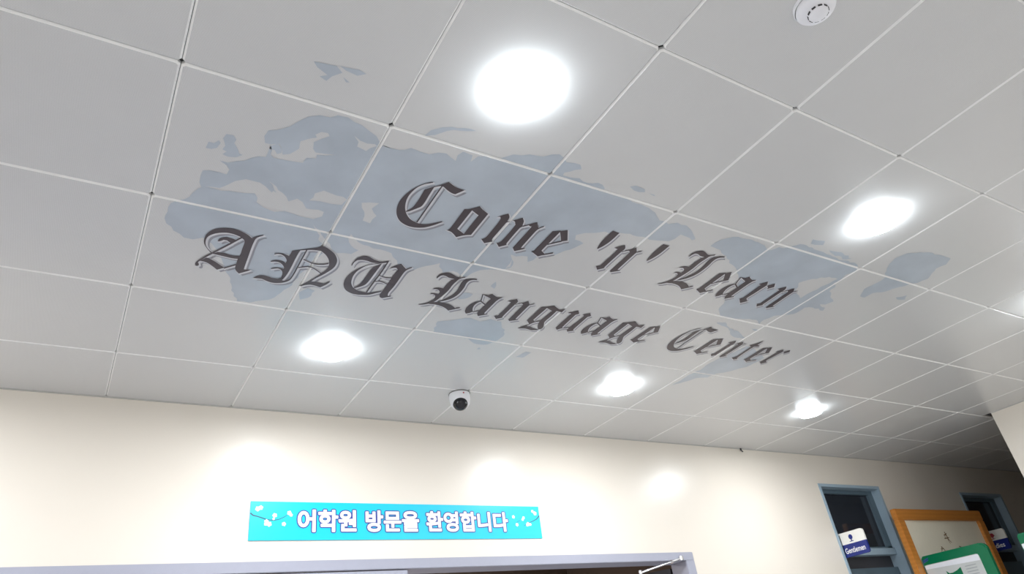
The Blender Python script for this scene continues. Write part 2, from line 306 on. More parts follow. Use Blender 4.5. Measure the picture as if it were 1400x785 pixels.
# traced outlines in metres on the ceiling plane
GLYPHS={"C":[[[[0.8312,0.1901],[0.8205,0.1957],[0.8086,0.2069],[0.7959,0.2227],[0.7848,0.2423],[0.7752,0.2657],[0.7687,0.2903],[0.7654,0.3161],[0.7657,0.3409],[0.7706,0.3688],[0.7793,0.3934],[0.7913,0.4149],[0.8088,0.4346],[0.8287,0.4466],[0.8496,0.4534],[0.871,0.4542],[0.8933,0.4492],[0.9133,0.4391],[0.9308,0.4234],[0.9448,0.407],[0.9606,0.3846],[0.9562,0.3819],[0.9419,0.3942],[0.9245,0.4098],[0.9052,0.4212],[0.8855,0.4248],[0.8659,0.4215],[0.8445,0.4136],[0.8263,0.3989],[0.8113,0.3809],[0.7986,0.3578],[0.7899,0.3336],[0.7844,0.3086],[0.7832,0.2845],[0.7856,0.2637],[0.7904,0.2422],[0.7991,0.2236],[0.8142,0.2068],[0.8329,0.1937]]],[[[0.8209,0.2374],[0.8469,0.213],[0.8482,0.2564],[0.8508,0.3005],[0.8492,0.3264],[0.842,0.3399],[0.8217,0.3675],[0.81,0.3777],[0.8074,0.3731],[0.8158,0.3604],[0.8226,0.3391],[0.8243,0.3064],[0.823,0.2709]]],[[[0.8209,0.2374],[0.8409,0.2154],[0.8639,0.191],[0.882,0.1687],[0.8931,0.1736],[0.912,0.1824],[0.9318,0.1867],[0.9528,0.1871],[0.9485,0.1963],[0.9324,0.2206],[0.9185,0.2194],[0.8965,0.2105],[0.8746,0.1984],[0.8627,0.2006],[0.8461,0.2142],[0.825,0.237]]],[[[0.8674,0.1962],[0.8692,0.4199],[0.8743,0.4224],[0.8722,0.1983]]]],"o":[[[[0.994,0.4244],[1.0049,0.4096],[1.0026,0.2843],[1.0159,0.2799],[1.0285,0.2691],[1.0482,0.2495],[1.0668,0.262],[1.0992,0.2776],[1.1004,0.4197],[1.0755,0.4326],[1.0525,0.4544],[1.0342,0.4394],[1.0157,0.4291]],[[1.0324,0.2815],[1.0695,0.2993],[1.0708,0.4234],[1.0324,0.4034]]]],"m":[[[[1.141,0.2819],[1.1553,0.2651],[1.1709,0.2483],[1.1835,0.2622],[1.1886,0.2764],[1.1908,0.2918],[1.2006,0.2877],[1.2017,0.2897],[1.1914,0.2998],[1.1912,0.3184],[1.1915,0.3476],[1.1916,0.3816],[1.1928,0.4157],[1.202,0.4298],[1.1764,0.4513],[1.1522,0.4309],[1.1629,0.4139],[1.1635,0.3751],[1.1624,0.3295],[1.1604,0.2974],[1.1561,0.2829],[1.1502,0.2771]]],[[[1.1999,0.2773],[1.2123,0.2754],[1.236,0.2512],[1.2514,0.2685],[1.2605,0.294],[1.2754,0.2842],[1.2611,0.3064],[1.259,0.3262],[1.2616,0.4165],[1.2691,0.4294],[1.2445,0.4533],[1.221,0.4316],[1.2345,0.4133],[1.2332,0.3107],[1.2275,0.2942],[1.2174,0.2816]]],[[[1.2622,0.2967],[1.2807,0.2792],[1.2939,0.2646],[1.3043,0.2544],[1.3247,0.2804],[1.3296,0.2841],[1.343,0.2663],[1.3456,0.2704],[1.3338,0.2889],[1.3311,0.3014],[1.3306,0.3257],[1.3333,0.4205],[1.3378,0.4266],[1.3497,0.4236],[1.3519,0.4273],[1.3374,0.4428],[1.3197,0.4571],[1.305,0.441],[1.3015,0.4263],[1.2994,0.2981],[1.2919,0.2883],[1.2832,0.2833],[1.268,0.2995]]]],"e":[[[[1.3888,0.4342],[1.3956,0.4253],[1.3952,0.2852],[1.4245,0.2725],[1.4264,0.2754],[1.4259,0.3655],[1.4257,0.4143],[1.456,0.4334],[1.4345,0.4566]]],[[[1.4232,0.2726],[1.4487,0.2542],[1.4898,0.3155],[1.4675,0.3304],[1.4465,0.3021]]],[[[1.4274,0.3711],[1.4713,0.331],[1.4659,0.3249],[1.4222,0.3649]]],[[[1.4505,0.4415],[1.4709,0.4253],[1.4837,0.4149],[1.4789,0.409],[1.4661,0.4194],[1.4457,0.4355]]],[[[1.3972,0.288],[1.427,0.272],[1.4237,0.2676],[1.394,0.2837]]]],"'":[[[[1.6293,0.1903],[1.6645,0.1933],[1.6655,0.2499],[1.6585,0.2921],[1.6469,0.3211],[1.6419,0.3155],[1.6332,0.2844],[1.6281,0.2416]]]],"n":[[[[1.7125,0.2877],[1.7207,0.2777],[1.743,0.2551],[1.757,0.2701],[1.7615,0.2859],[1.7597,0.3042],[1.7624,0.4217],[1.7697,0.4297],[1.7438,0.4546],[1.7206,0.4316],[1.7358,0.4218],[1.7339,0.3049],[1.7264,0.2901]]],[[[1.7814,0.2804],[1.804,0.2527],[1.825,0.2773],[1.8428,0.2637],[1.8446,0.2678],[1.8321,0.2819],[1.8277,0.2942],[1.8332,0.4216],[1.8467,0.42],[1.849,0.4256],[1.8154,0.4503],[1.8054,0.441],[1.8033,0.4291],[1.7989,0.3047],[1.7924,0.2863]]],[[[1.7632,0.3029],[1.7872,0.2793],[1.7829,0.2752],[1.7589,0.2987]]]],"L":[[[[2.0809,0.2258],[2.0765,0.2188],[2.0753,0.1974],[2.0843,0.1805],[2.1064,0.1662],[2.129,0.1698],[2.1516,0.1799],[2.1693,0.1803],[2.1873,0.168],[2.1903,0.1732],[2.1779,0.1847],[2.166,0.199],[2.1443,0.201],[2.1252,0.201],[2.1107,0.1948],[2.0964,0.1931],[2.0867,0.2007]]],[[[2.1609,0.1938],[2.1726,0.1838],[2.1693,0.2112],[2.1659,0.2479],[2.1689,0.2921],[2.1664,0.3359],[2.1596,0.3759],[2.1539,0.4032],[2.1404,0.4271],[2.1183,0.4464],[2.0988,0.4563],[2.097,0.4518],[2.1216,0.4304],[2.1374,0.3994],[2.1401,0.3808],[2.1362,0.3621],[2.1286,0.3524],[2.1181,0.3493],[2.1092,0.3537],[2.1098,0.3448],[2.1236,0.3387],[2.1414,0.3417],[2.1399,0.3237],[2.1301,0.3107],[2.1169,0.3057],[2.1008,0.3114],[2.1034,0.3003],[2.1197,0.2902],[2.1416,0.2884],[2.1391,0.2605],[2.1416,0.2271],[2.1469,0.2059]]],[[[2.2408,0.1648],[2.2175,0.1721],[2.2026,0.1833],[2.1928,0.1998],[2.1949,0.2286],[2.2036,0.2736],[2.2037,0.3104],[2.1961,0.3442],[2.1806,0.3749],[2.1639,0.3998],[2.1816,0.3904],[2.2039,0.3667],[2.2193,0.3361],[2.2257,0.2964],[2.2231,0.2484],[2.2164,0.2149],[2.2184,0.1905],[2.2312,0.177],[2.2478,0.1716]]],[[[2.1271,0.4317],[2.1425,0.4149],[2.1669,0.4032],[2.1972,0.3978],[2.2287,0.403],[2.2527,0.4143],[2.2654,0.4231],[2.283,0.4104],[2.2859,0.416],[2.2724,0.4306],[2.2463,0.4561],[2.2273,0.4427],[2.2018,0.4318],[2.167,0.4276],[2.1448,0.4321]]]],"a":[[[[1.366,0.9835],[1.3524,0.9656],[1.3472,0.9514],[1.3439,0.9305],[1.3475,0.8984],[1.358,0.8734],[1.3767,0.858],[1.3824,0.8623],[1.3727,0.8759],[1.3689,0.8975],[1.3715,0.9184],[1.3784,0.9381],[1.3898,0.9566],[1.3793,0.9728]]],[[[1.3585,0.8023],[1.3869,0.8023],[1.3995,0.7855],[1.4173,0.7962],[1.4372,0.8045],[1.4573,0.7977],[1.4582,0.8023],[1.4516,0.8148],[1.4473,0.8376],[1.4473,0.8623],[1.4473,0.9444],[1.4524,0.9569],[1.4658,0.9526],[1.4673,0.9586],[1.4318,0.9869],[1.4147,0.9614],[1.4134,0.9394],[1.4128,0.8278],[1.4042,0.8216],[1.3789,0.8121]]],[[[1.3568,0.8033],[1.3775,0.8606],[1.3838,0.8614],[1.363,0.804]]],[[[1.3782,0.8629],[1.4171,0.8876],[1.4163,0.8783],[1.3775,0.8537]]],[[[1.3916,0.9627],[1.4176,0.9402],[1.4139,0.9345],[1.3879,0.957]]]],"g":[[[[1.6837,0.9513],[1.6811,0.8173],[1.7022,0.8074],[1.7355,0.7846],[1.7583,0.798],[1.7791,0.8081],[1.7918,0.8033],[1.8068,0.7942],[1.8063,0.8065],[1.8078,0.8287],[1.7915,0.8266],[1.7751,0.8258],[1.7776,0.8805],[1.777,0.9344],[1.7915,0.9653],[1.8009,0.9884],[1.7994,1.0087],[1.7873,1.0124],[1.7704,0.9914],[1.7563,0.9634],[1.7502,0.9397],[1.7312,0.9572],[1.7167,0.9823],[1.7024,0.9676]],[[1.7128,0.8159],[1.7524,0.8313],[1.7486,0.9288],[1.7273,0.9482],[1.7111,0.9363]]],[[[1.6799,1.0359],[1.6956,1.0083],[1.7123,0.9837],[1.7195,0.9782],[1.7117,1.0],[1.7346,1.0026],[1.761,1.0107],[1.7891,1.0152],[1.7938,1.017],[1.7774,1.0254],[1.7604,1.0327],[1.7486,1.031],[1.7208,1.0265],[1.6993,1.0319]]]],"u":[[[[1.8392,0.8234],[1.8546,0.8092],[1.8774,0.7876],[1.8947,0.8055],[1.8995,0.8164],[1.8882,0.8262],[1.8959,0.9522],[1.9018,0.9636],[1.8837,0.9892],[1.8697,0.9736],[1.8652,0.9585],[1.8615,0.8348],[1.8589,0.8232]]],[[[1.9224,0.8152],[1.9507,0.7905],[1.9718,0.8119],[1.9639,0.824],[1.9604,0.8346],[1.9668,0.9601],[1.9776,0.9702],[1.9491,0.9892],[1.9361,0.973],[1.9337,0.9503],[1.9367,0.8327]]],[[[1.8999,0.9688],[1.9354,0.9498],[1.9314,0.9445],[1.896,0.9634]]]],"t":[[[[3.0986,0.8057],[3.1171,0.7848],[3.1414,0.7394],[3.1466,0.7889],[3.1656,0.791],[3.1712,0.8036],[3.1428,0.812],[3.1449,0.8638],[3.1575,0.9543],[3.172,0.968],[3.1505,0.9837],[3.1188,0.9653],[3.1345,0.9404],[3.1208,0.8185]]]],"r":[[[[2.5996,0.2868],[2.606,0.2766],[2.6261,0.252],[2.6419,0.2695],[2.6493,0.2832],[2.6481,0.3108],[2.6478,0.3578],[2.6453,0.4037],[2.6536,0.4151],[2.6665,0.4252],[2.676,0.4209],[2.6696,0.4357],[2.6495,0.4568],[2.6115,0.4247],[2.6225,0.4124],[2.6146,0.2951],[2.6116,0.287]]],[[[2.652,0.2838],[2.6578,0.2764],[2.6779,0.2517],[2.7011,0.2789],[2.6788,0.3057],[2.669,0.2899]]]],"A":[[[[0.2336,0.8688],[0.215,0.8436],[0.2022,0.8199],[0.1962,0.7941],[0.1965,0.7636],[0.2043,0.7362],[0.2173,0.7151],[0.2371,0.7006],[0.2608,0.6916],[0.2834,0.69],[0.3079,0.697],[0.3312,0.7101],[0.3479,0.725],[0.3602,0.7075],[0.3802,0.6917],[0.3825,0.6952],[0.3717,0.706],[0.3632,0.7204],[0.3607,0.7354],[0.3602,0.7727],[0.3625,0.8365],[0.3649,0.9026],[0.3667,0.9395],[0.3895,0.9358],[0.3839,0.9461],[0.3556,0.9753],[0.341,0.9581],[0.3338,0.9386],[0.3321,0.9082],[0.3306,0.8721],[0.3331,0.8412],[0.3316,0.8065],[0.3295,0.7555],[0.3148,0.7357],[0.2999,0.7274],[0.2784,0.7218],[0.2585,0.7227],[0.2374,0.7318],[0.2201,0.7454],[0.2067,0.7652],[0.2024,0.7889],[0.2062,0.8184],[0.2177,0.8426],[0.2364,0.8648]]],[[[0.2414,0.7856],[0.2433,0.7698],[0.2536,0.7559],[0.2667,0.7493],[0.2813,0.7499],[0.2999,0.7553],[0.2904,0.7803],[0.2812,0.7781],[0.2706,0.769],[0.2591,0.7694],[0.2487,0.7828]]],[[[0.2376,0.8714],[0.2548,0.8534],[0.2817,0.8541],[0.3096,0.8587],[0.3355,0.8523],[0.3354,0.8734],[0.3136,0.8783],[0.2861,0.8763],[0.2586,0.8732]]],[[[0.2047,0.9357],[0.223,0.9051],[0.2351,0.9067],[0.2589,0.9223],[0.2802,0.9391],[0.2979,0.9514],[0.2749,0.9752],[0.2563,0.9569],[0.2318,0.9381],[0.2103,0.9337]]],[[[0.1937,0.9579],[0.1968,0.9446],[0.2044,0.951],[0.2079,0.965],[0.2036,0.9727],[0.1972,0.9719]]],[[[0.3122,0.7295],[0.2728,0.8005],[0.2352,0.8652],[0.2173,0.8966],[0.2007,0.9297],[0.1942,0.9506],[0.1989,0.957],[0.205,0.9371],[0.2213,0.9045],[0.2391,0.8732],[0.2767,0.8082],[0.3163,0.7368]]],[[[0.297,0.9594],[0.3174,0.9384],[0.3351,0.9196],[0.3322,0.9117],[0.3145,0.9304],[0.2942,0.9513]]]],"N":[[[[0.4132,0.9899],[0.4231,0.9708],[0.4406,0.96],[0.4608,0.9598],[0.4826,0.9657],[0.5028,0.9645],[0.5129,0.9521],[0.5113,0.9293],[0.5057,0.9082],[0.495,0.8948],[0.4837,0.8903],[0.4613,0.904],[0.4598,0.8977],[0.4716,0.8879],[0.4876,0.8833],[0.5045,0.8869],[0.5055,0.8798],[0.4968,0.8632],[0.4816,0.8491],[0.4641,0.8472],[0.4476,0.8548],[0.4468,0.8479],[0.4613,0.8361],[0.4774,0.833],[0.4927,0.8369],[0.5016,0.8436],[0.5024,0.8306],[0.4971,0.8161],[0.486,0.8011],[0.4725,0.7926],[0.4587,0.7933],[0.4482,0.8014],[0.448,0.7951],[0.4595,0.7856],[0.4761,0.7848],[0.4898,0.7889],[0.5021,0.7925],[0.5031,0.7547],[0.5309,0.7382],[0.5286,0.7802],[0.5296,0.8883],[0.5263,0.9416],[0.5205,0.9702],[0.5311,0.9707],[0.5476,0.9548],[0.5514,0.9576],[0.5411,0.975],[0.5269,0.9889],[0.5083,0.9972],[0.4884,1.0004],[0.4665,0.9949],[0.4468,0.9858],[0.4298,0.9871]]],[[[0.5031,0.7547],[0.5567,0.7192],[0.5854,0.7007],[0.5954,0.6865],[0.6138,0.6902],[0.6389,0.7049],[0.6599,0.7242],[0.6787,0.7559],[0.6851,0.7872],[0.684,0.8161],[0.6732,0.8489],[0.6587,0.8804],[0.6433,0.9095],[0.6313,0.9407],[0.6191,0.9722],[0.6028,0.9901],[0.5943,0.9869],[0.6064,0.9705],[0.6221,0.9408],[0.65,0.8717],[0.6622,0.8239],[0.6578,0.7914],[0.6456,0.7623],[0.6256,0.7367],[0.6027,0.7192],[0.5776,0.7221],[0.5592,0.7278],[0.5293,0.7425]]],[[[0.6111,0.9658],[0.6313,0.9407],[0.6524,0.9394],[0.6838,0.9407],[0.6996,0.9169],[0.7028,0.9219],[0.6949,0.9461],[0.6787,0.9745],[0.6515,0.9671],[0.6331,0.9674],[0.6147,0.978]]],[[[0.5342,0.9792],[0.55,0.958],[0.5542,0.9169],[0.5545,0.8646],[0.5543,0.7921],[0.5541,0.7275],[0.5492,0.7251],[0.5492,0.7895],[0.5493,0.8618],[0.549,0.9133],[0.5453,0.9516],[0.5303,0.9709]]],[[[0.5579,0.8],[0.5761,0.8073],[0.5959,0.8143],[0.6146,0.8161],[0.6394,0.8084],[0.6568,0.7965],[0.6542,0.7902],[0.6371,0.8019],[0.613,0.8095],[0.5952,0.8076],[0.5757,0.8009],[0.5577,0.7936]]],[[[0.5563,0.8625],[0.5775,0.8493],[0.5957,0.8427],[0.6186,0.8513],[0.6533,0.8765],[0.6537,0.8702],[0.6186,0.8448],[0.5945,0.8359],[0.5753,0.8427],[0.554,0.8559]]]],"U":[[[[0.7447,0.778],[0.742,0.7665],[0.7426,0.7415],[0.7476,0.7178],[0.7602,0.701],[0.776,0.6929],[0.7934,0.6962],[0.8135,0.7061],[0.8321,0.7117],[0.8504,0.7091],[0.8694,0.6943],[0.8728,0.6971],[0.867,0.7091],[0.8517,0.7196],[0.8323,0.7266],[0.8109,0.7283],[0.7903,0.7243],[0.7688,0.7247],[0.753,0.7329],[0.7465,0.7525],[0.7463,0.7749]]],[[[0.8493,0.7205],[0.8283,0.7305],[0.809,0.745],[0.7881,0.7701],[0.7711,0.799],[0.7588,0.8341],[0.7533,0.87],[0.7572,0.9084],[0.7695,0.9421],[0.7868,0.9638],[0.8116,0.9778],[0.8357,0.9809],[0.8631,0.9762],[0.8885,0.9659],[0.9098,0.9445],[0.9291,0.9255],[0.9266,0.919],[0.906,0.9344],[0.8871,0.9465],[0.866,0.9525],[0.8456,0.9522],[0.8224,0.9433],[0.8027,0.928],[0.7878,0.9032],[0.7796,0.874],[0.7759,0.8437],[0.7784,0.8117],[0.7873,0.783],[0.8001,0.7582],[0.8207,0.7398],[0.8412,0.7284]]],[[[0.8517,0.7196],[0.8414,0.7359],[0.8302,0.7575],[0.8256,0.7821],[0.8251,0.8107],[0.8247,0.8476],[0.8226,0.8885],[0.8153,0.9155],[0.8082,0.9316],[0.8112,0.9361],[0.8281,0.9193],[0.8447,0.8944],[0.8492,0.8604],[0.8502,0.8176],[0.8511,0.7757],[0.8521,0.7421]]],[[[0.8948,0.7473],[0.9006,0.7299],[0.9133,0.7126],[0.9261,0.6989],[0.9374,0.7091],[0.9576,0.7265],[0.9748,0.706],[0.978,0.71],[0.9646,0.7328],[0.9607,0.7577],[0.9615,0.7945],[0.9632,0.8701],[0.9602,0.9217],[0.9663,0.9482],[0.9796,0.9438],[0.9807,0.9503],[0.9514,0.9752],[0.9386,0.9691],[0.9299,0.949],[0.9301,0.9206],[0.9302,0.876],[0.9272,0.7958],[0.9286,0.743],[0.9191,0.7335],[0.9061,0.7366]]],[[[0.8666,0.6966],[0.8696,0.7713],[0.8681,0.8561],[0.8675,0.947],[0.8738,0.9515],[0.8743,0.8603],[0.8756,0.7751],[0.8726,0.6998]]],[[[0.8734,0.81],[0.8884,0.8154],[0.9102,0.8186],[0.9357,0.8097],[0.9333,0.8036],[0.9082,0.8124],[0.8873,0.8093],[0.8726,0.804]]],[[[0.8724,0.8613],[0.8921,0.8533],[0.9101,0.8561],[0.9309,0.8651],[0.9302,0.859],[0.909,0.8499],[0.8901,0.847],[0.87,0.8551]]]]}
LINES=[[["C",None],["o",None],["m",None],["e",None],["'",None],["n",None],["'",[0.9687,0.0004,0.3218,-0.0797,1.0015,0.129]],["L",None],["e",[0.9591,0.0122,0.9838,-0.0129,0.9886,0.0186]],["a",[0.974,0.0278,1.1111,-0.0302,1.0073,-0.4986]],["r",None],["n",[0.9502,0.0296,1.098,-0.0065,1.0126,0.0059]]],[["A",None],["N",None],["U",None],["L",[1.0163,-0.0106,-1.0031,0.0409,0.9783,0.4452]],["a",None],["n",[1.0217,-0.0104,-0.2476,0.0324,0.983,0.4816]],["g",None],["u",None],["a",[0.9886,-0.0021,0.6875,-0.0404,1.0057,0.0547]],["g",[1.0491,0.0335,0.3881,0.0488,1.0175,-0.095]],["e",[0.894,-0.0328,1.1166,0.0007,0.9873,0.5333]],["C",[0.9306,0.0147,1.8694,-0.1027,1.0291,0.6244]],["e",[1.0026,0.0115,1.4146,0.0687,0.9995,0.4364]],["n",[0.9265,0.0168,1.3481,-0.0165,1.0086,0.5596]],["t",None],["e",[0.9735,0.0369,1.847,0.0569,0.9936,0.4493]],["r",[0.9452,-0.0151,0.8872,-0.1617,0.972,0.9649]]]]
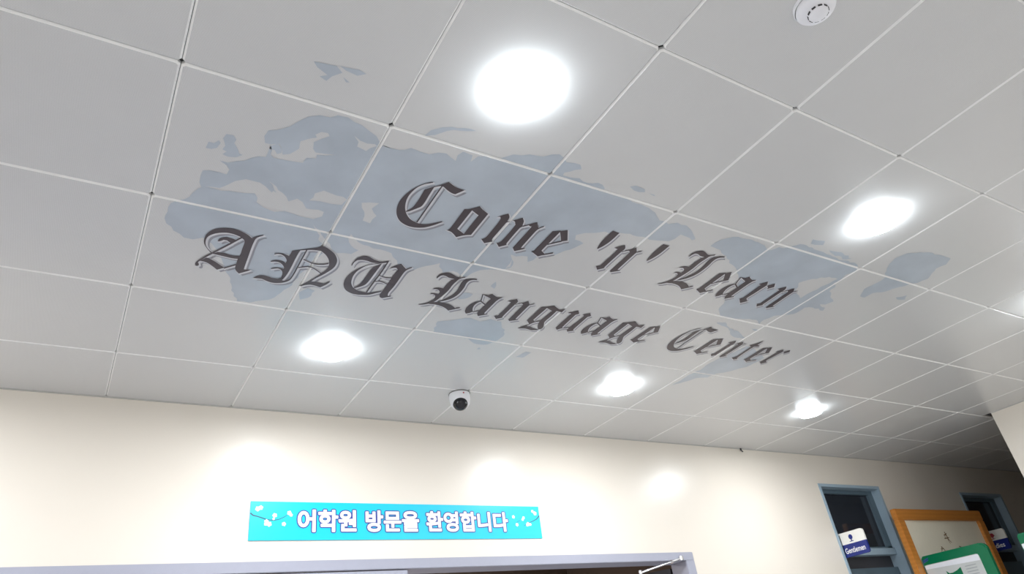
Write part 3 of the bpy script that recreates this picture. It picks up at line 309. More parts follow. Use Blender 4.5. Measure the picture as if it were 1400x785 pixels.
WORLD=[["landmass",[[[0.1266,0.4774],[0.1246,0.441],[0.1263,0.4148],[0.1458,0.4068],[0.1752,0.4057],[0.1969,0.4078],[0.2001,0.3809],[0.1882,0.3642],[0.1643,0.3493],[0.1895,0.3494],[0.2115,0.3333],[0.2342,0.3203],[0.2508,0.2993],[0.2688,0.2848],[0.2891,0.2799],[0.2903,0.2584],[0.2896,0.2381],[0.3067,0.2378],[0.3173,0.2541],[0.3294,0.2421],[0.3131,0.2044],[0.2908,0.2172],[0.272,0.2184],[0.2629,0.1892],[0.2684,0.1608],[0.2901,0.1483],[0.3074,0.1344],[0.297,0.1435],[0.3218,0.1191],[0.3399,0.0876],[0.3586,0.0595],[0.3887,0.0398],[0.4195,0.0364],[0.4368,0.0189],[0.468,0.0154],[0.4905,0.0261],[0.5154,0.0291],[0.5451,0.0443],[0.5743,0.0568],[0.5917,0.0762],[0.6039,0.0881],[0.6342,0.094],[0.6067,0.0919],[0.6344,0.0896],[0.6597,0.0884],[0.6949,0.0642],[0.7298,0.0686],[0.7634,0.0689],[0.7851,0.0502],[0.8125,0.0436],[0.8573,0.0643],[0.8508,0.0373],[0.8599,0.0141],[0.897,0.0181],[0.906,0.0491],[0.9165,0.0149],[0.9398,0.0051],[0.9818,0.0026],[1.0008,-0.0153],[1.0238,-0.0401],[1.075,-0.0615],[1.1255,-0.0703],[1.1713,-0.1017],[1.2171,-0.0769],[1.27,-0.086],[1.2881,-0.0675],[1.2404,-0.0282],[1.244,-0.0141],[1.3103,-0.0248],[1.3515,-0.0139],[1.3908,-0.0298],[1.4336,-0.013],[1.4382,0.0047],[1.4916,-0.0],[1.5697,0.0071],[1.6504,0.0144],[1.6982,0.0257],[1.7388,0.0457],[1.7709,0.0645],[1.8244,0.0705],[1.8536,0.0487],[1.9049,0.0505],[1.9639,0.0776],[2.0122,0.1103],[2.0042,0.1248],[1.9621,0.112],[1.9253,0.1089],[1.9231,0.1437],[1.9093,0.166],[1.8551,0.1805],[1.8202,0.1878],[1.7749,0.1823],[1.7122,0.1837],[1.6486,0.2022],[1.6005,0.2096],[1.5654,0.2337],[1.53,0.247],[1.5018,0.2722],[1.5171,0.3007],[1.5664,0.3102],[1.5521,0.3439],[1.5224,0.3835],[1.4964,0.4294],[1.4357,0.4515],[1.4318,0.4897],[1.4165,0.5101],[1.3943,0.4738],[1.3494,0.4902],[1.3201,0.4863],[1.3597,0.5306],[1.3702,0.5719],[1.3469,0.5954],[1.3437,0.5171],[1.3639,0.5666],[1.3415,0.6035],[1.2947,0.6128],[1.255,0.6342],[1.232,0.6714],[1.2233,0.704],[1.1515,0.6781],[1.1151,0.7053],[1.0809,0.6676],[1.0731,0.6425],[1.03,0.6788],[0.9776,0.7396],[0.924,0.7236],[0.9002,0.6839],[0.8604,0.6433],[0.7827,0.6384],[0.7161,0.6176],[0.673,0.577],[0.6732,0.6081],[0.6985,0.6499],[0.7346,0.6693],[0.7168,0.7025],[0.6627,0.7156],[0.644,0.7027],[0.6032,0.6523],[0.5621,0.5959],[0.5276,0.5685],[0.5412,0.5921],[0.5885,0.6701],[0.6107,0.6867],[0.6099,0.7506],[0.5956,0.7949],[0.5874,0.8378],[0.5733,0.9112],[0.5689,0.998],[0.5437,1.0655],[0.5277,1.116],[0.486,1.1529],[0.4436,1.187],[0.3946,1.191],[0.3727,1.153],[0.3377,1.0493],[0.3211,0.9999],[0.2362,0.8251],[0.1921,0.7822],[0.1604,0.8057],[0.1307,0.8052],[0.0913,0.7743],[0.0639,0.7404],[0.0544,0.7115],[0.0567,0.6474],[0.0771,0.5986],[0.1102,0.5654],[0.1167,0.5379],[0.1307,0.5078],[0.1367,0.5015]],[[0.1469,0.4916],[0.1973,0.4958],[0.2511,0.4842],[0.2995,0.4699],[0.3157,0.5146],[0.3442,0.5348],[0.3832,0.5463],[0.4153,0.5284],[0.4543,0.5351],[0.5184,0.538],[0.5425,0.5119],[0.5406,0.4851],[0.4782,0.4877],[0.4574,0.4586],[0.4356,0.4464],[0.4121,0.4713],[0.3847,0.4359],[0.354,0.4082],[0.3264,0.3901],[0.3533,0.4283],[0.3488,0.4452],[0.3225,0.4209],[0.3025,0.4094],[0.2572,0.4085],[0.2284,0.4298],[0.2074,0.4624],[0.1895,0.4842],[0.1732,0.4859]],[[0.474,0.4416],[0.4822,0.397],[0.5052,0.3725],[0.5315,0.3773],[0.5764,0.3801],[0.5923,0.3895],[0.5849,0.4244],[0.5495,0.4329],[0.5114,0.4321]],[[0.6457,0.3883],[0.6691,0.3768],[0.7038,0.3676],[0.6901,0.405],[0.721,0.4398],[0.7149,0.4903],[0.684,0.484],[0.6731,0.4349]],[[0.2904,0.2238],[0.3085,0.2054],[0.3248,0.2239],[0.3339,0.2497],[0.354,0.2375],[0.3728,0.2038],[0.3677,0.1696],[0.3929,0.1446],[0.4085,0.1344],[0.4006,0.1236],[0.4138,0.106],[0.4337,0.1024],[0.4419,0.1131],[0.4229,0.1354],[0.406,0.157],[0.4127,0.187],[0.424,0.2008],[0.456,0.195],[0.4876,0.187],[0.4581,0.2016],[0.4313,0.209],[0.4343,0.2267],[0.4054,0.2349],[0.4016,0.2633],[0.3718,0.2679],[0.3444,0.2717],[0.3122,0.2737],[0.3004,0.2637]],[[0.5102,0.0819],[0.5345,0.0954],[0.5832,0.0931],[0.5913,0.0986],[0.5762,0.1146],[0.568,0.133],[0.5351,0.1245],[0.5325,0.1035]]]],["landmass",[[[2.117,0.1275],[2.1269,0.0753],[2.163,0.0379],[2.2385,0.0256],[2.3347,0.0304],[2.4124,0.0519],[2.4349,0.0182],[2.4657,0.0153],[2.4902,-0.0106],[2.5146,-0.0364],[2.5746,-0.0333],[2.636,-0.0303],[2.7164,-0.0248],[2.836,-0.0145],[2.9156,-0.0248],[2.9803,-0.0013],[2.9962,0.0216],[2.9777,0.0668],[3.0102,0.1146],[2.9842,0.1437],[3.0323,0.1678],[3.0361,0.2079],[3.157,0.2744],[3.14,0.3132],[3.0829,0.321],[3.1706,0.3368],[3.1896,0.3647],[3.0991,0.3602],[3.0518,0.3757],[3.0521,0.4437],[3.0024,0.4712],[2.953,0.4986],[2.9324,0.5517],[2.9475,0.5942],[2.8909,0.5649],[2.8403,0.5693],[2.7704,0.5916],[2.7039,0.6014],[2.6523,0.5952],[2.5905,0.5486],[2.5581,0.4734],[2.5171,0.3643],[2.4626,0.2857],[2.395,0.2346],[2.2655,0.174],[2.1869,0.1347]],[[2.7983,0.208],[2.8395,0.1542],[2.9086,0.1106],[2.9699,0.1088],[2.958,0.1729],[2.9459,0.2386],[2.9426,0.3134],[2.8512,0.2708]]]],["landmass",[[[3.2595,0.1856],[3.2116,0.1272],[3.2208,0.0619],[3.217,0.0126],[3.1417,-0.0492],[3.093,-0.1257],[3.1119,-0.1782],[3.2098,-0.223],[3.3918,-0.234],[3.4269,-0.1895],[3.411,-0.145],[3.4698,-0.0655],[3.4538,-0.0187],[3.39,0.0451],[3.3614,0.0973],[3.2994,0.1398],[3.2979,0.1879]]]],["landmass",[[[2.6856,0.6582],[2.7361,0.6422],[2.8154,0.6864],[2.8986,0.6996],[3.0065,0.745],[2.9268,0.7599],[2.8571,0.7267],[2.8068,0.689]]]],["landmass",[[[3.0252,1.4184],[3.0388,1.3223],[3.0321,1.2342],[3.0518,1.1632],[3.0386,1.0605],[3.0513,0.9746],[3.0795,0.9061],[3.0914,0.824],[3.1806,0.837],[3.3419,0.9125],[3.334,0.9887],[3.3283,1.0443],[3.2827,1.1005],[3.2048,1.1769],[3.1876,1.2378],[3.1146,1.2683],[3.0761,1.3355]]]],["landmass",[[[1.2982,1.1979],[1.2736,1.0953],[1.318,1.0722],[1.3667,1.0388],[1.4113,1.0156],[1.4686,1.0336],[1.5055,0.9946],[1.5684,1.002],[1.65,1.1093],[1.6485,1.1791],[1.6193,1.2385],[1.5527,1.2481],[1.4909,1.2067],[1.4099,1.2019]]]],["island",[[[0.1158,0.3077],[0.1183,0.2768],[0.1343,0.2766],[0.145,0.2589],[0.1522,0.269],[0.1458,0.2951],[0.1316,0.3058]]]],["island",[[[0.1544,0.2451],[0.1601,0.2231],[0.1798,0.2212],[0.191,0.2361],[0.1886,0.2537],[0.2032,0.2744],[0.2117,0.2947],[0.2227,0.2971],[0.2077,0.3152],[0.184,0.3222],[0.1664,0.3171],[0.1754,0.2997],[0.1621,0.295],[0.1666,0.2763],[0.1617,0.2617]]]],["island",[[[3.481,0.1222],[3.5259,0.085],[3.5592,0.1182],[3.5097,0.1348]]]],["island",[[[2.5396,-0.0838],[2.6087,-0.0964],[2.6283,-0.0701],[2.5598,-0.0565]]]],["island",[[[2.6955,-0.0521],[2.7713,-0.0625],[2.8714,-0.0454],[2.8485,-0.0281],[2.7467,-0.0359]]]],["island",[[[1.8391,1.3235],[1.8622,1.2514],[1.8962,1.2523],[1.8829,1.3221]]]],["island",[[[1.2562,0.8548],[1.2801,0.8148],[1.3174,0.8181],[1.3047,0.8628],[1.2777,0.88]]]],["island",[[[1.3607,0.7323],[1.3652,0.6922],[1.3883,0.7464]]]],["island",[[[1.5926,1.3043],[1.5936,1.277],[1.6122,1.2923]]]],["island",[[[0.3136,-0.1481],[0.3441,-0.1532],[0.375,-0.1584],[0.3971,-0.1415],[0.375,-0.118],[0.3656,-0.0954],[0.3432,-0.1037],[0.3622,-0.1168],[0.3279,-0.1327]]]],["island",[[[0.3836,-0.1622],[0.412,-0.1662],[0.4597,-0.1651],[0.4385,-0.1483],[0.4032,-0.1532]]]],["island",[[[0.4037,-0.1281],[0.4276,-0.1157],[0.417,-0.1128]]]],["island",[[[0.7113,-0.002],[0.7208,-0.0339],[0.7485,-0.06],[0.7743,-0.0733],[0.857,-0.0888],[0.8094,-0.0685],[0.7689,-0.0511],[0.7428,-0.021]]]],["island",[[[1.5174,-0.0582],[1.5342,-0.0707],[1.5825,-0.0671],[1.5935,-0.0539],[1.5451,-0.0462]]]],["island",[[[1.6111,-0.055],[1.643,-0.0559],[1.6441,-0.0492]]]],["island",[[[1.2165,-0.0664],[1.251,-0.0858],[1.2812,-0.0773],[1.2773,-0.0599],[1.2367,-0.0485]]]],["island",[[[2.9289,0.6511],[2.9995,0.6505],[2.9905,0.6641]]]],["island",[[[0.6106,1.0428],[0.6343,0.9975],[0.6673,1.0085],[0.6565,1.0729],[0.6297,1.0973]]]],["island",[[[0.3122,0.4023],[0.3274,0.4],[0.3649,0.4396],[0.3496,0.4338]]]]]

# ------------------------------------------------------------------ printed world map on the ceiling
def cut_joints(bm, half):
    for k in range(-2, 12):
        for s in (-half, half):
            g = list(bm.verts)+list(bm.edges)+list(bm.faces)
            bmesh.ops.bisect_plane(bm, geom=g, plane_co=(k*T+s, 0, 0), plane_no=(1, 0, 0))
            g = list(bm.verts)+list(bm.edges)+list(bm.faces)
            bmesh.ops.bisect_plane(bm, geom=g, plane_co=(0, k*T+s, 0), plane_no=(0, 1, 0))
    dead = []
    for f in bm.faces:
        c = f.calc_center_median()
        if any(abs(v-round(v/T)*T) < half*0.98 for v in (c.x, c.y)): dead.append(f)
    bmesh.ops.delete(bm, geom=dead, context='FACES')

def rough(L, amp=0.006):
    """small coast-line irregularity between traced points"""
    out = []
    n = len(L)
    for k in range(n):
        a, b = Vector(L[k]), Vector(L[(k+1) % n]); d = b-a; ln = d.length
        out.append(tuple(a))
        ns = min(6, int(ln/0.02))
        nn = Vector((d.y, -d.x)).normalized() if ln > 1e-6 else Vector((0, 0))
        for s in range(1, ns):
            out.append(tuple(a+d*(s/ns)+nn*random.uniform(-amp, amp)))
    return out
wm = empty('world_map_print', (2.0, 0.6, H-.0006), 'pale blue-grey world map printed across the ceiling tiles behind the black lettering', 'map')
for wk, (nm, loops) in enumerate(WORLD):
    bm = bmesh.new()
    fill(bm, [rough(L) for L in loops], -0.0006)
    cut_joints(bm, 0.0062)
    bmesh.ops.translate(bm, verts=list(bm.verts), vec=(-2.0, -0.6, 0.0006-wk*1.2e-5))
    finish(nm, bm, M_MAP, wm)

# ------------------------------------------------------------------ blackletter lettering
def lettering(idx, root):
    ox, oy = root.location.x, root.location.y
    for ch, M in LINES[idx]:
        polys = []
        for p in GLYPHS[ch]:
            L2 = []
            for L in p:
                if M: L = [(M[0]*x+M[1]*y+M[2], M[3]*x+M[4]*y+M[5]) for x, y in L]
                L2.append(smooth_loop([(x-ox, y-oy) for x, y in L]))
            polys.append(L2)
        bm = bmesh.new()
        for k, p in enumerate(polys): fill(bm, p, -0.0012-k*2e-5)
        o = finish('letter', bm, M_INK, root)
        bm = bmesh.new()
        for k, p in enumerate(polys):
            fill(bm, [outset(p[0], 0.0035)]+[outset(h, -0.0035) for h in p[1:]], -0.0008-k*2e-5, (0.0045, 0.0040))
        cut_joints_at(bm, ox, oy, 0.0062)
        finish('letter_outline', bm, M_HALO, o)
        bm = bmesh.new()
        for k, p in enumerate(polys): fill(bm, p, -0.0004-k*2e-5, (0.0160, 0.0140))
        cut_joints_at(bm, ox, oy, 0.0062)
        finish('letter_shadow', bm, M_SHADE, o)

def cut_joints_at(bm, ox, oy, half):
    bmesh.ops.translate(bm, verts=list(bm.verts), vec=(ox, oy, 0))
    xs = [v.co.x for v in bm.verts]; ys = [v.co.y for v in bm.verts]
    for ax, lo, hi in ((0, min(xs), max(xs)), (1, min(ys), max(ys))):
        for k in range(math.floor(lo/T), math.ceil(hi/T)+1):
            for s in (-half, half):
                g = list(bm.verts)+list(bm.edges)+list(bm.faces)
                co = [0, 0, 0]; co[ax] = k*T+s; no = [0, 0, 0]; no[ax] = 1
                bmesh.ops.bisect_plane(bm, geom=g, plane_co=co, plane_no=no)
    dead = [f for f in bm.faces if any(abs(v-round(v/T)*T) < half*0.98 for v in f.calc_center_median()[:2])]
    bmesh.ops.delete(bm, geom=dead, context='FACES')
    bmesh.ops.translate(bm, verts=list(bm.verts), vec=(-ox, -oy, 0))
t1 = empty('lettering', (2.0, 0.4, H-.0012), 'upper line of dark blackletter words reading Come n Learn on the ceiling', 'lettering')
lettering(0, t1)
t2 = empty('lettering', (1.6, 1.0, H-.0012), 'lower line of dark blackletter words reading ANU Language Center on the ceiling', 'lettering')
lettering(1, t2)

# ------------------------------------------------------------------ downlights
def downlight(i, j, label):
    flush = i > 7 and j > 2      # the farthest row sits flush, deeper in its reflector
    x, y = i*T, j*T
    root = empty('downlight', (x, y, H), label, 'ceiling light', 'round downlights in the ceiling')
    bm = bmesh.new(); lathe(bm, [(0.082, -0.001), (0.084, -0.0045), (0.088, -0.0045), (0.105, 0.0)], 40)
    finish('trim_ring', bm, M_WHITEP, root, smooth=True)
    bm = bmesh.new(); lathe(bm, [(0.083, -0.001), (0.083, -0.022), (0.077, -0.028), (0.055, -0.032), (0.0, -0.033)] if flush else [(0.083, -0.001), (0.083, -0.024), (0.077, -0.031), (0.055, -0.035), (0.0, -0.036)], 40)
    finish('diffuser', bm, M_OPALS if i > 7 and j < 0 else M_OPAL, root, smooth=True)
    ld = bpy.data.lights.new('lamp_light', 'AREA'); ld.shape = 'DISK'; ld.size = 0.15
    ld.energy = LAMP_W*(.9 if flush else .55 if i > 7 else 1); ld.color = LAMP_COL; ld.spread = math.radians(178)
    lo = link('lamp_light', ld, root); lo.location = (0, 0, -0.0345 if flush else -0.0395)
    return root
for i, j, lab in ((1.5, -.5, 'large bright round downlight above the letters Come, nearest to the viewer'),
                  (4.5, -.5, 'bright round downlight at the right above the word Learn'),
                  (1.5, 2.5, 'round downlight below the letters ANU, left of the dome camera'),
                  (4.5, 2.5, 'round downlight below the words Language Center, right of the dome camera'),
                  (7.5, 2.5, 'smallest round downlight, farthest away, near the gentlemen door')):
    downlight(i, j, lab)
for i in (-4.5, -1.5, 1.5, 4.5, 7.5):
    for j in (-3.5, -.5, 2.5):
        if (i, j) in ((1.5, -.5), (4.5, -.5), (1.5, 2.5), (4.5, 2.5), (7.5, 2.5)): continue
        downlight(i, j, 'round downlight of the hall ceiling, beyond the edges of the photo')

# ------------------------------------------------------------------ smoke detector, dome camera, hook
sm = empty('smoke_detector', (1.506, -.907, H), 'white round smoke detector on the ceiling at the top right edge', 'smoke detector')
bm = bmesh.new(); lathe(bm, [(0.058, 0.0), (0.059, -0.006), (0.056, -0.012)], 40)
finish('base', bm, M_WHITEP, sm, smooth=True)
bm = bmesh.new(); lathe(bm, [(0.054, -0.011), (0.055, -0.020), (0.050, -0.027), (0.040, -0.031), (0.031, -0.033), (0.029, -0.034), (0.027, -0.041), (0.022, -0.044), (0.0, -0.045)], 40)
finish('cover', bm, M_WHITEP, sm, smooth=True)
for k in range(10):
    a = 2*math.pi*k/10+.2
    bm = bmesh.new(); boxes(bm, (-.0010, .0010, -.0055, .0055, -.0026, .0026))
    bmesh.ops.rotate(bm, verts=list(bm.verts), matrix=Matrix.Rotation(a, 3, 'Z'))
    bmesh.ops.translate(bm, verts=list(bm.verts), vec=(.0281*math.cos(a), .0281*math.sin(a), -.0375))
    finish('vent_slot', bm, M_BLACK, sm)

dc = empty('dome_camera', (1.766, 1.846, H), 'small white dome security camera on the ceiling with a black bubble', 'security camera')
bm = bmesh.new(); lathe(bm, [(0.0, -.0005), (0.062, -.0005), (0.063, -0.004), (0.058, -0.005)], 40)
finish('base_ring', bm, mat('shadow_gap_grey', (.12, .13, .12), .6), dc, smooth=True)  # dark ring draws the shadow gap where the housing meets the ceiling
bm = bmesh.new(); lathe(bm, [(0.060, -0.004), (0.061, -0.02), (0.0595, -0.045), (0.054, -0.068), (0.043, -0.084), (0.024, -0.093), (0.0, -0.095)], 48)
finish('housing', bm, M_WHITEP, dc, smooth=True)
bm = bmesh.new(); bmesh.ops.create_uvsphere(bm, u_segments=40, v_segments=24, radius=0.044)
bmesh.ops.translate(bm, verts=list(bm.verts), vec=(-.008, -.0160, -.0665))
finish('bubble', bm, M_DOME, dc, smooth=True)
bm = bmesh.new(); bmesh.ops.create_uvsphere(bm, u_segments=12, v_segments=8, radius=0.0045)
bmesh.ops.translate(bm, verts=list(bm.verts), vec=(-.005, -.0605, -.019))
finish('badge', bm, M_REDP, dc, smooth=True)

bm = bmesh.new(); rod(bm, (4.62, YB-.012, H+.004), (4.62, YB-.012, H-.016), .006); rod(bm, (4.62, YB-.012, H-.016), (4.632, YB-.016, H-.03), .005)
tag(finish('ceiling_hook', bm, M_BLACK, origin=(4.62, YB-.012, H)), 'tiny black hook at the ceiling edge above the wall', 'hook')

# ------------------------------------------------------------------ text made into flat print
def text_mesh(body, offset, extrude=0.0):
    cu = bpy.data.curves.new('text', 'FONT'); cu.body = body; cu.size = 1.0; cu.offset = offset; cu.resolution_u = 4
    o = bpy.data.objects.new('text', cu); COL.objects.link(o)
    dg = bpy.context.evaluated_depsgraph_get()
    me = bpy.data.meshes.new_from_object(o.evaluated_get(dg))
    bpy.data.objects.remove(o)
    pts = [tuple(v.co) for v in me.vertices]; fs = [tuple(p.vertices) for p in me.polygons]
    bpy.data.meshes.remove(me)
    return pts, fs

def text_obj(name, body, offset, box, to3, material, parent, spread=0.0):
    pts, fs = text_mesh(body, offset)
    a0, a1 = min(p[0] for p in pts), max(p[0] for p in pts); b0, b1 = min(p[1] for p in pts), max(p[1] for p in pts)
    u0, u1, v0, v1 = box
    V, F = [], []
    for q in range(16 if spread else 1):       # a band of the same outline all round
        dx, dy = (spread*math.cos(q*math.pi/8), spread*math.sin(q*math.pi/8)) if spread else (0, 0)
        n = len(V)
        for p in pts:
            c = to3(u0+(p[0]-a0)/(a1-a0)*(u1-u0)+dx, v0+(p[1]-b0)/(b1-b0)*(v1-v0)+dy)
            V.append((c[0], c[1]+q*2e-5, c[2]))
        F += [tuple(n+k for k in f) for f in fs]
    me = bpy.data.meshes.new(name)
    me.from_pydata(V, [], F)
    me.materials.append(material)
    return link(name, me, parent)

# ------------------------------------------------------------------ cyan banner on the back wall
bx, bz = 1.632, H-.61
bn = empty('welcome_banner', (bx, YB-.004, bz), 'cyan banner with white Korean lettering on the cream wall above the doorway', 'banner')
box_obj('sheet', (.740-bx, 2.525-bx, -.0015, .0035, -.098, .100), M_CYAN, bn)
wt = lambda d: (lambda u, v: (u-bx, -d, v-bz))
words = [('어학원', .984, 1.308), ('방문을', 1.360, 1.684), ('환영합니다', 1.728, 2.284)]
for wd, u0, u1 in words:
    text_obj('lettering', wd, 0.012, (u0+.003, u1-.003, H-.6645, H-.5515), wt(.0034), M_WHITEI, bn, spread=.0030)
    text_obj('lettering_outline', wd, 0.012, (u0+.003, u1-.003, H-.6645, H-.5515), wt(.0026), M_NAVY, bn, spread=.0088)
def ribbon(bm, pts, w, to3):
    P = [Vector(p) for p in pts]
    L, R = [], []
    for k in range(len(P)):
        d = (P[min(k+1, len(P)-1)]-P[max(k-1, 0)]).normalized(); n = Vector((-d.y, d.x))*(w[k] if isinstance(w, (list, tuple)) else w)*.5
        L.append(bm.verts.new(to3(*(P[k]+n)))); R.append(bm.verts.new(to3(*(P[k]-n))))
    for k in range(len(P)-1): bm.faces.new((L[k], L[k+1], R[k+1], R[k]))
def spray(br, fl):
    bm = bmesh.new()
    for b, w in br: ribbon(bm, [(x, H+z) for x, z in b], w, wt(.0020))
    finish('branch_print', bm, M_BRANCH, bn)
    for x, z, r in fl:
        bm = bmesh.new()
        for k in range(5):
            a = k*1.2566+x*40
            c = (x+r*.62*math.cos(a), H+z+r*.62*math.sin(a))
            vs = [bm.verts.new(wt(.0026+k*1e-5)(c[0]+r*.52*math.cos(t*.7854), c[1]+r*.52*math.sin(t*.7854))) for t in range(8)]
            bm.faces.new(vs)
        finish('blossom_print', bm, M_WHITEI, bn)
spray([([(.742, -.571), (.756, -.583), (.772, -.586), (.795, -.593), (.829, -.604), (.86, -.607), (.885, -.603), (.91, -.592), (.931, -.579)], [.006, .006, .005, .005, .004, .004, .003, .003, .002]),
       ([(.80, -.594), (.83, -.609), (.845, -.626)], .002)],
      [(.777, -.549, .012), (.792, -.543, .011), (.865, -.582, .011), (.824, -.613, .010), (.839, -.6265, .012), (.821, -.6265, .008), (.940, -.569, .011), (.950, -.579, .008), (.914, -.626, .010), (.86, -.60, .006)])
spray([([(2.523, -.567), (2.511, -.580), (2.498, -.590), (2.465, -.604), (2.431, -.614), (2.401, -.631)], [.007, .006, .005, .004, .003, .002]),
       ([(2.372, -.600), (2.355, -.606), (2.343, -.616)], .002)],
      [(2.475, -.541, .009), (2.4925, -.554, .012), (2.402, -.582, .009), (2.394, -.593, .008), (2.430, -.621, .012), (2.447, -.623, .008), (2.4225, -.627, .008), (2.348, -.625, .010), (2.328, -.577, .010)])

# ------------------------------------------------------------------ wide doorway under the banner
def empty_struct(name, loc):
    o = link(name, None); o.location = loc; o.empty_display_size = .05
    return struct(o)
d1 = empty_struct('door_1', (1.24, YB, 0))
def rel(o, *bs): return [(a-o[0], b-o[0], c-o[1], d-o[1], e, f) for a, b, c, d, e, f in bs]
O1 = (1.24, YB)
zt = D1[2]; fw = .055
box_obj('door_frame', rel(O1, (D1[0], D1[1], YB-.012, YB+WT, zt-fw, zt), (D1[1]-.080, D1[1], YB-.012, YB+WT, 0, zt-fw), (D1[0], D1[0]+.08, YB-.012, YB+WT, 0, zt-fw)), M_LAV, d1, bevel=.003)
lf = box_obj('door_leaf', rel(O1, (D1[0]+.085, 1.60, YB-.006, YB+.038, .01, zt-fw-.005)), M_LAV, d1, bevel=.003)
box_obj('door_handle', rel(O1, (1.50, 1.53, YB-.05, YB-.004, .95, 1.25)), M_CHROME, lf, bevel=.006)
# the open leaf swings into the dark passage behind
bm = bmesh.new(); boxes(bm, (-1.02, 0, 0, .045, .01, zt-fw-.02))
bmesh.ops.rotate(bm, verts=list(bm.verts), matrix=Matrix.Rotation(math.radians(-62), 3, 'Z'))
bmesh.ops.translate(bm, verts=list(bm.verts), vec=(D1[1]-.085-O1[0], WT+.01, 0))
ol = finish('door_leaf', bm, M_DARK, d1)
ar = bmesh.new()
pa, pb = (3.655-O1[0], -.018, H-.852), (3.295-O1[0], -.006+.03, H-.930)
rod(ar, pa, pb, .008); 
arm = finish('closer_arm', ar, M_CHROME, d1)
bm = bmesh.new()
for p, r in ((pa, .016), (pb, .013)):
    rod(bm, (p[0], p[1], p[2]-.014), (p[0], p[1], p[2]+.014), r)
rod(bm, (pa[0]-.10, pa[1], pa[2]-.022), (pa[0]-.09, pa[1], pa[2]-.020), .013)
finish('closer_joint', bm, M_CHROME, arm)
# passage behind the doorway
struct(box_obj('wall_passage', [(X0, 4.4, YB+2.4, YB+2.55, 0, H), (4.4, 4.55, YB+WT, YB+2.55, 0, H), (X0, 4.4, YB+WT, YB+2.4, H-.45, H-.40)], M_BROWN))

root = empty('passage_fill_light', (0.8, YB+1.5, H-.45), 'added unseen lamp that brightens the brown passage behind the wide doorway', 'ceiling light')  # fill lamp added out of view so the passage is not black
bm = bmesh.new(); lathe(bm, [(0.10, 0.0), (0.10, -0.02), (0.0, -0.03)], 24)
finish('shade', bm, M_WHITEP, root, smooth=True)
ld = bpy.data.lights.new('lamp_light', 'AREA'); ld.shape = 'DISK'; ld.size = 0.15; ld.energy = 110.0; ld.color = (1, .93, .85)
lo = link('lamp_light', ld, root); lo.location = (0, 0, -0.034)

# ------------------------------------------------------------------ toilet doors
def toilet_door(nm, D, dark):
    O = ((D[0]+D[1])/2, YB)
    d = empty_struct(nm, (O[0], YB, 0))
    x0, x1, zt = D
    f = .026; dp = .13
    box_obj('door_frame', rel(O, (x0, x1, YB-.008, YB+dp, zt-f, zt), (x0, x0+f, YB-.008, YB+dp, 0, zt-f), (x1-f, x1, YB-.008, YB+dp, 0, zt-f)), M_BLUE, d, bevel=.002)
    zb = H-.855
    box_obj('transom_bar', rel(O, (x0+f, x1-f, YB+.05, YB+dp, zb, zb+.055)), M_BLUE, d, bevel=.002)
    s = .035
    box_obj('window_sash', rel(O, (x0+f, x1-f, YB+.07, YB+dp-.01, zt-f-s, zt-f), (x0+f, x0+f+s, YB+.07, YB+dp-.01, zb+.055, zt-f-s), (x1-f-s-.03, x1-f, YB+.07, YB+dp-.01, zb+.055, zt-f-s), (x0+f, x1-f, YB+.07, YB+dp-.01, zb+.055, zb+.07)), M_BLUED, d)
    box_obj('transom_glass', rel(O, (x0+f+s, x1-f-s-.03, YB+.095, YB+.102, zb+.07, zt-f-s)), M_GLASS, d)
    lf = box_obj('door_leaf', rel(O, (x0+f+.003, x1-f-.003, YB+.085, YB+.12, .01, zb-.10)), M_BLUED, d, bevel=.003)
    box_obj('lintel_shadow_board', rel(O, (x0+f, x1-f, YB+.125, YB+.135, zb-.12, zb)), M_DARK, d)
    box_obj('door_handle', rel(O, (x0+.09, x0+.11, YB+.04, YB+.09, 1.0, 1.2)), M_CHROME, lf, bevel=.004)
    return d
toilet_door('door_2', D2, 0)
toilet_door('door_3', D3, 1)
struct(box_obj('wall_toilets', [(5.2, 9.4, YB+1.2, YB+1.3, 0, H), (5.1, 5.2, YB+WT, YB+1.3, 0, H), (9.4, 9.5, YB+WT, YB+1.3, 0, H), (5.2, 9.4, YB+WT, YB+1.2, H-.02, H+.02)], M_DARK))

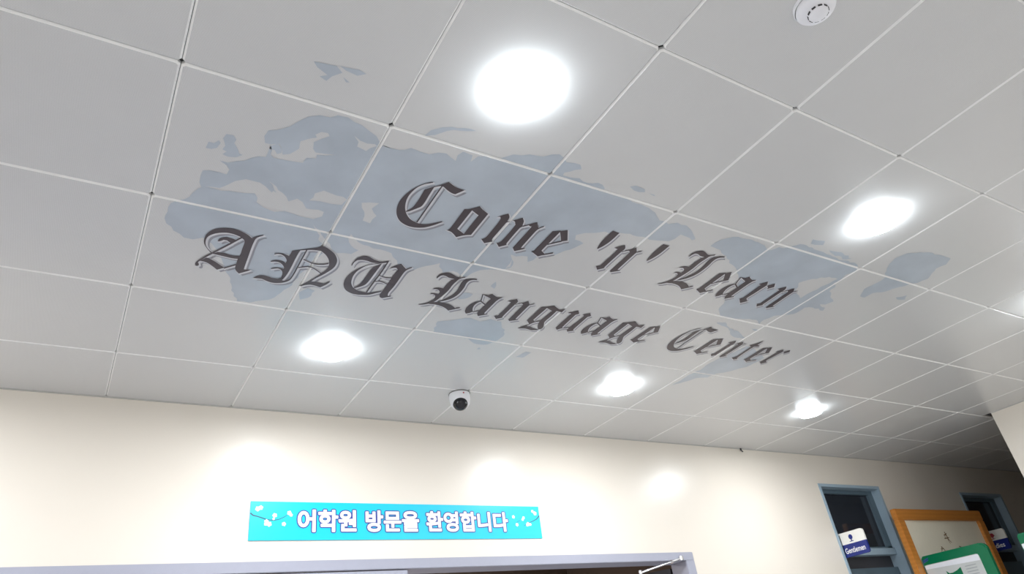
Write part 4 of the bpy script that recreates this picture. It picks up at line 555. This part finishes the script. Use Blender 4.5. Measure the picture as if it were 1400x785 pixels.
# flag signs beside the toilet doors
def flag_sign(x, word, label, icon_mat, woman, tx):
    root = empty('toilet_sign', (x, YB, H-.79), label, 'sign', 'blue and white toilet signs')
    th = .018
    to = lambda d: (lambda y, z: (-d, y-YB, z+.79))
    def plate(name, poly, material, d0, d1):
        bm = bmesh.new()
        a = [bm.verts.new(to(d0)(y, z)) for y, z in poly]; b = [bm.verts.new(to(d1)(y, z)) for y, z in poly]
        bm.faces.new(a); bm.faces.new(b[::-1])
        for k in range(len(a)): bm.faces.new((a[k], a[(k+1) % len(a)], b[(k+1) % len(a)], b[k]))
        return finish(name, bm, material, root)
    yl, yr = YB-.002, 2.090
    zt, zm, zb = -.694, -.787, -.884
    r = .022
    arc = [(yr+r-r*math.cos(t), zt-r+r*math.sin(t)) for t in [math.pi/2*k/5 for k in range(5, -1, -1)]]
    plate('upper_plate', [(yl, zm), (yl, zt)]+arc+[(yr, zm)], M_SIGNW, 0, -th)
    plate('lower_plate', [(yl, zb), (yl, zm), (yr, zm), (yr, zb+.012), (yr+.012, zb)], M_SIGNB, 0, -th)
    bm = bmesh.new()
    cy, cz = 2.214, -.738
    n = 20
    bm.faces.new([bm.verts.new(to(.0012)(cy+.019*math.cos(2*math.pi*k/n), cz+.020*math.sin(2*math.pi*k/n))) for k in range(n)])
    for a in ([(cy-.005, cz-.018), (cy+.005, cz-.018), (cy+.004, cz-.032), (cy-.004, cz-.032)],
              [(cy-.018, cz-.031), (cy+.020, cz-.031), (cy+.020, cz-.036), (cy-.018, cz-.036)]):
        bm.faces.new([bm.verts.new(to(.0014)(*p)) for p in a])
    if woman:
        bm.faces.new([bm.verts.new(to(.0016)(*p)) for p in [(cy-.026, cz-.008), (cy+.026, cz-.008), (cy+.012, cz+.018), (cy-.012, cz+.018)]])
    finish('pictogram', bm, icon_mat, root)
    text_obj('lettering', word, .012, tx+(-.858, -.815), lambda y, z: to(.0012)(y, z), M_WHITEI, root)
    box_obj('bracket', (0.0, .018, -.012, .0, -.08, .085), M_BLUE, root)
    return root
flag_sign(5.522, 'Gentlemen', 'blue and white flag sign reading Gentlemen at the near door', M_SIGNB, False, (2.304, 2.115))
flag_sign(7.800, 'Ladies', 'dim blue and white flag sign with red icon at the far dark door', M_REDP, True, (2.275, 2.135))

# ------------------------------------------------------------------ wooden framed board on legs
fx0, fx1, fy0, fy1 = 6.180, 7.620, 2.14, 2.19
ftop, fbot = H-.517, H-1.75
bd = empty('framed_board', ((fx0+fx1)/2, 2.165, 0), 'orange-brown wooden framed board with a cream panel between the two toilet doors', 'notice board')
BO = ((fx0+fx1)/2, 2.165)
b_ = .095
box_obj('frame', rel(BO, (fx0, fx1, fy0, fy1, ftop-b_, ftop), (fx0, fx1, fy0, fy1, fbot, fbot+b_), (fx0, fx0+b_, fy0, fy1, fbot+b_, ftop-b_), (fx1-b_, fx1, fy0, fy1, fbot+b_, ftop-b_)), M_WOOD, bd, bevel=.006)
pn = box_obj('panel', rel(BO, (fx0+b_-.005, fx1-b_+.005, 2.167, 2.180, fbot+b_-.005, ftop-b_+.005)), M_PANEL, bd)
for x in (fx0+.03, fx1-.09):
    box_obj('leg', rel(BO, (x, x+.06, 2.145, 2.185, 0, fbot+.01)), M_WOOD, bd)
wb = lambda x, z: (x-BO[0]+.035, 2.1662-BO[1], H+z)
CHARS = ([([(6.843, -.712), (6.85, -.735), (6.856, -.76), (6.853, -.79), (6.866, -.818)], [.010, .016, .014, .008, .004]),
          ([(6.811, -.742), (6.84, -.738), (6.87, -.726)], [.006, .010, .005]), ([(6.80, -.772), (6.84, -.768), (6.885, -.764)], [.006, .010, .006]),
          ([(6.83, -.745), (6.815, -.768)], .007), ([(6.86, -.775), (6.892, -.81)], [.010, .005])],
         [([(6.697, -.840), (6.685, -.865), (6.662, -.888)], [.012, .009, .004]), ([(6.70, -.845), (6.715, -.862), (6.728, -.880)], [.006, .010, .006]), ([(6.67, -.862), (6.72, -.858)], .006)],
         [([(6.985, -.843), (7.005, -.846), (7.025, -.850)], [.006, .010, .006]), ([(7.0, -.838), (7.005, -.86)], .007)])
for chs in CHARS:
    bm = bmesh.new()
    for pts, w in chs: ribbon(bm, pts, w, wb)
    finish('brush_character', bm, M_BRUSH, pn)

# ------------------------------------------------------------------ green framed notice stands
def green_stand(y0, y1, ztop, zbot, x, label, inner):
    root = empty('notice_stand', (x, (y0+y1)/2, 0), label, 'notice stand')
    ym = (y0+y1)/2; r = .05
    def rr(a, b, c, d, r):   # rounded outline in (y, z)
        out = []
        for cy, cz, s in ((b, d, 0), (a, d, 1), (a, c, 2), (b, c, 3)):
            q = r if s in (1, 2) else .014
            cy += -q if s in (0, 3) else q; cz += -q if s in (0, 1) else q
            for k in range(7):
                t = math.pi/2*(s+k/6); out.append((cy+q*math.cos(t), cz+q*math.sin(t)))
        return out
    def slab(name, L, xa, xb, material, parent, bev=0):
        bm = bmesh.new()
        a = [bm.verts.new((xa, p[0]-ym, p[1])) for p in L]; b = [bm.verts.new((xb, p[0]-ym, p[1])) for p in L]
        bm.faces.new(a); bm.faces.new(b[::-1])
        for k in range(len(a)): bm.faces.new((a[k], a[(k+1) % len(a)], b[(k+1) % len(a)], b[k]))
        if bev: bmesh.ops.bevel(bm, geom=[e for e in bm.edges if abs(e.verts[0].co.x-xa) < 1e-6 and abs(e.verts[1].co.x-xa) < 1e-6], offset=bev, segments=3, affect='EDGES')
        return finish(name, bm, material, parent)
    slab('casing', rr(y0, y1, zbot, ztop, r), 0, .035, M_GREEN, root, .012)
    s1 = slab('grey_sheet', rr(y0+.085, y1-.005, zbot+.06, ztop-.072, .02), -.002, .004, M_GREY, root)
    slab('white_strip', [(y1-.005, ztop-.105), (y0+.09, ztop-.122), (y0+.09, ztop-.076), (y1-.005, ztop-.076)], -.003, -.001, M_PALE, s1)
    if inner:
        slab('green_emblem', [(1.965, H-1.075), (1.945, H-1.098), (1.918, H-1.099), (1.875, H-1.088), (1.838, H-1.070), (1.838, H-1.14), (1.90, H-1.20), (1.96, H-1.13)], -.004, -.0025, M_GREEN, s1)
        slab('dark_mark', [(2.122, H-.962), (2.072, H-.948), (2.075, H-.956), (2.122, H-.970)], -.004, .0, M_NAVY, root)
        slab('dark_mark', [(2.126, H-.976), (2.076, H-.962), (2.077, H-.970), (2.126, H-.984)], -.004, .0, M_NAVY, root)
        bm = bmesh.new()
        for q in range(5):
            yy = 1.80-.0*q; zz = H-1.070-.022*q
            boxes(bm, (-.0036, -.0026, yy-.09-ym, yy-ym, zz-.006, zz))
        finish('small_print', bm, mat('faint_grey_ink', (.33, .36, .38), .6), s1)
    for y in (y0+.08, y1-.11):
        box_obj('leg', (.008, .030, y-ym, y+.03-ym, 0, zbot+.02), M_GREEN, root)
    return root
green_stand(1.575, 2.130, H-.930, H-1.70, 6.30-.03, 'green framed notice stand with a grey sheet in front of the wooden framed board', True)
green_stand(.66, 1.325, H-.934, H-1.70, 6.30-.03, 'green framed notice stand at the right edge, beside the corner of the cream wall', False)
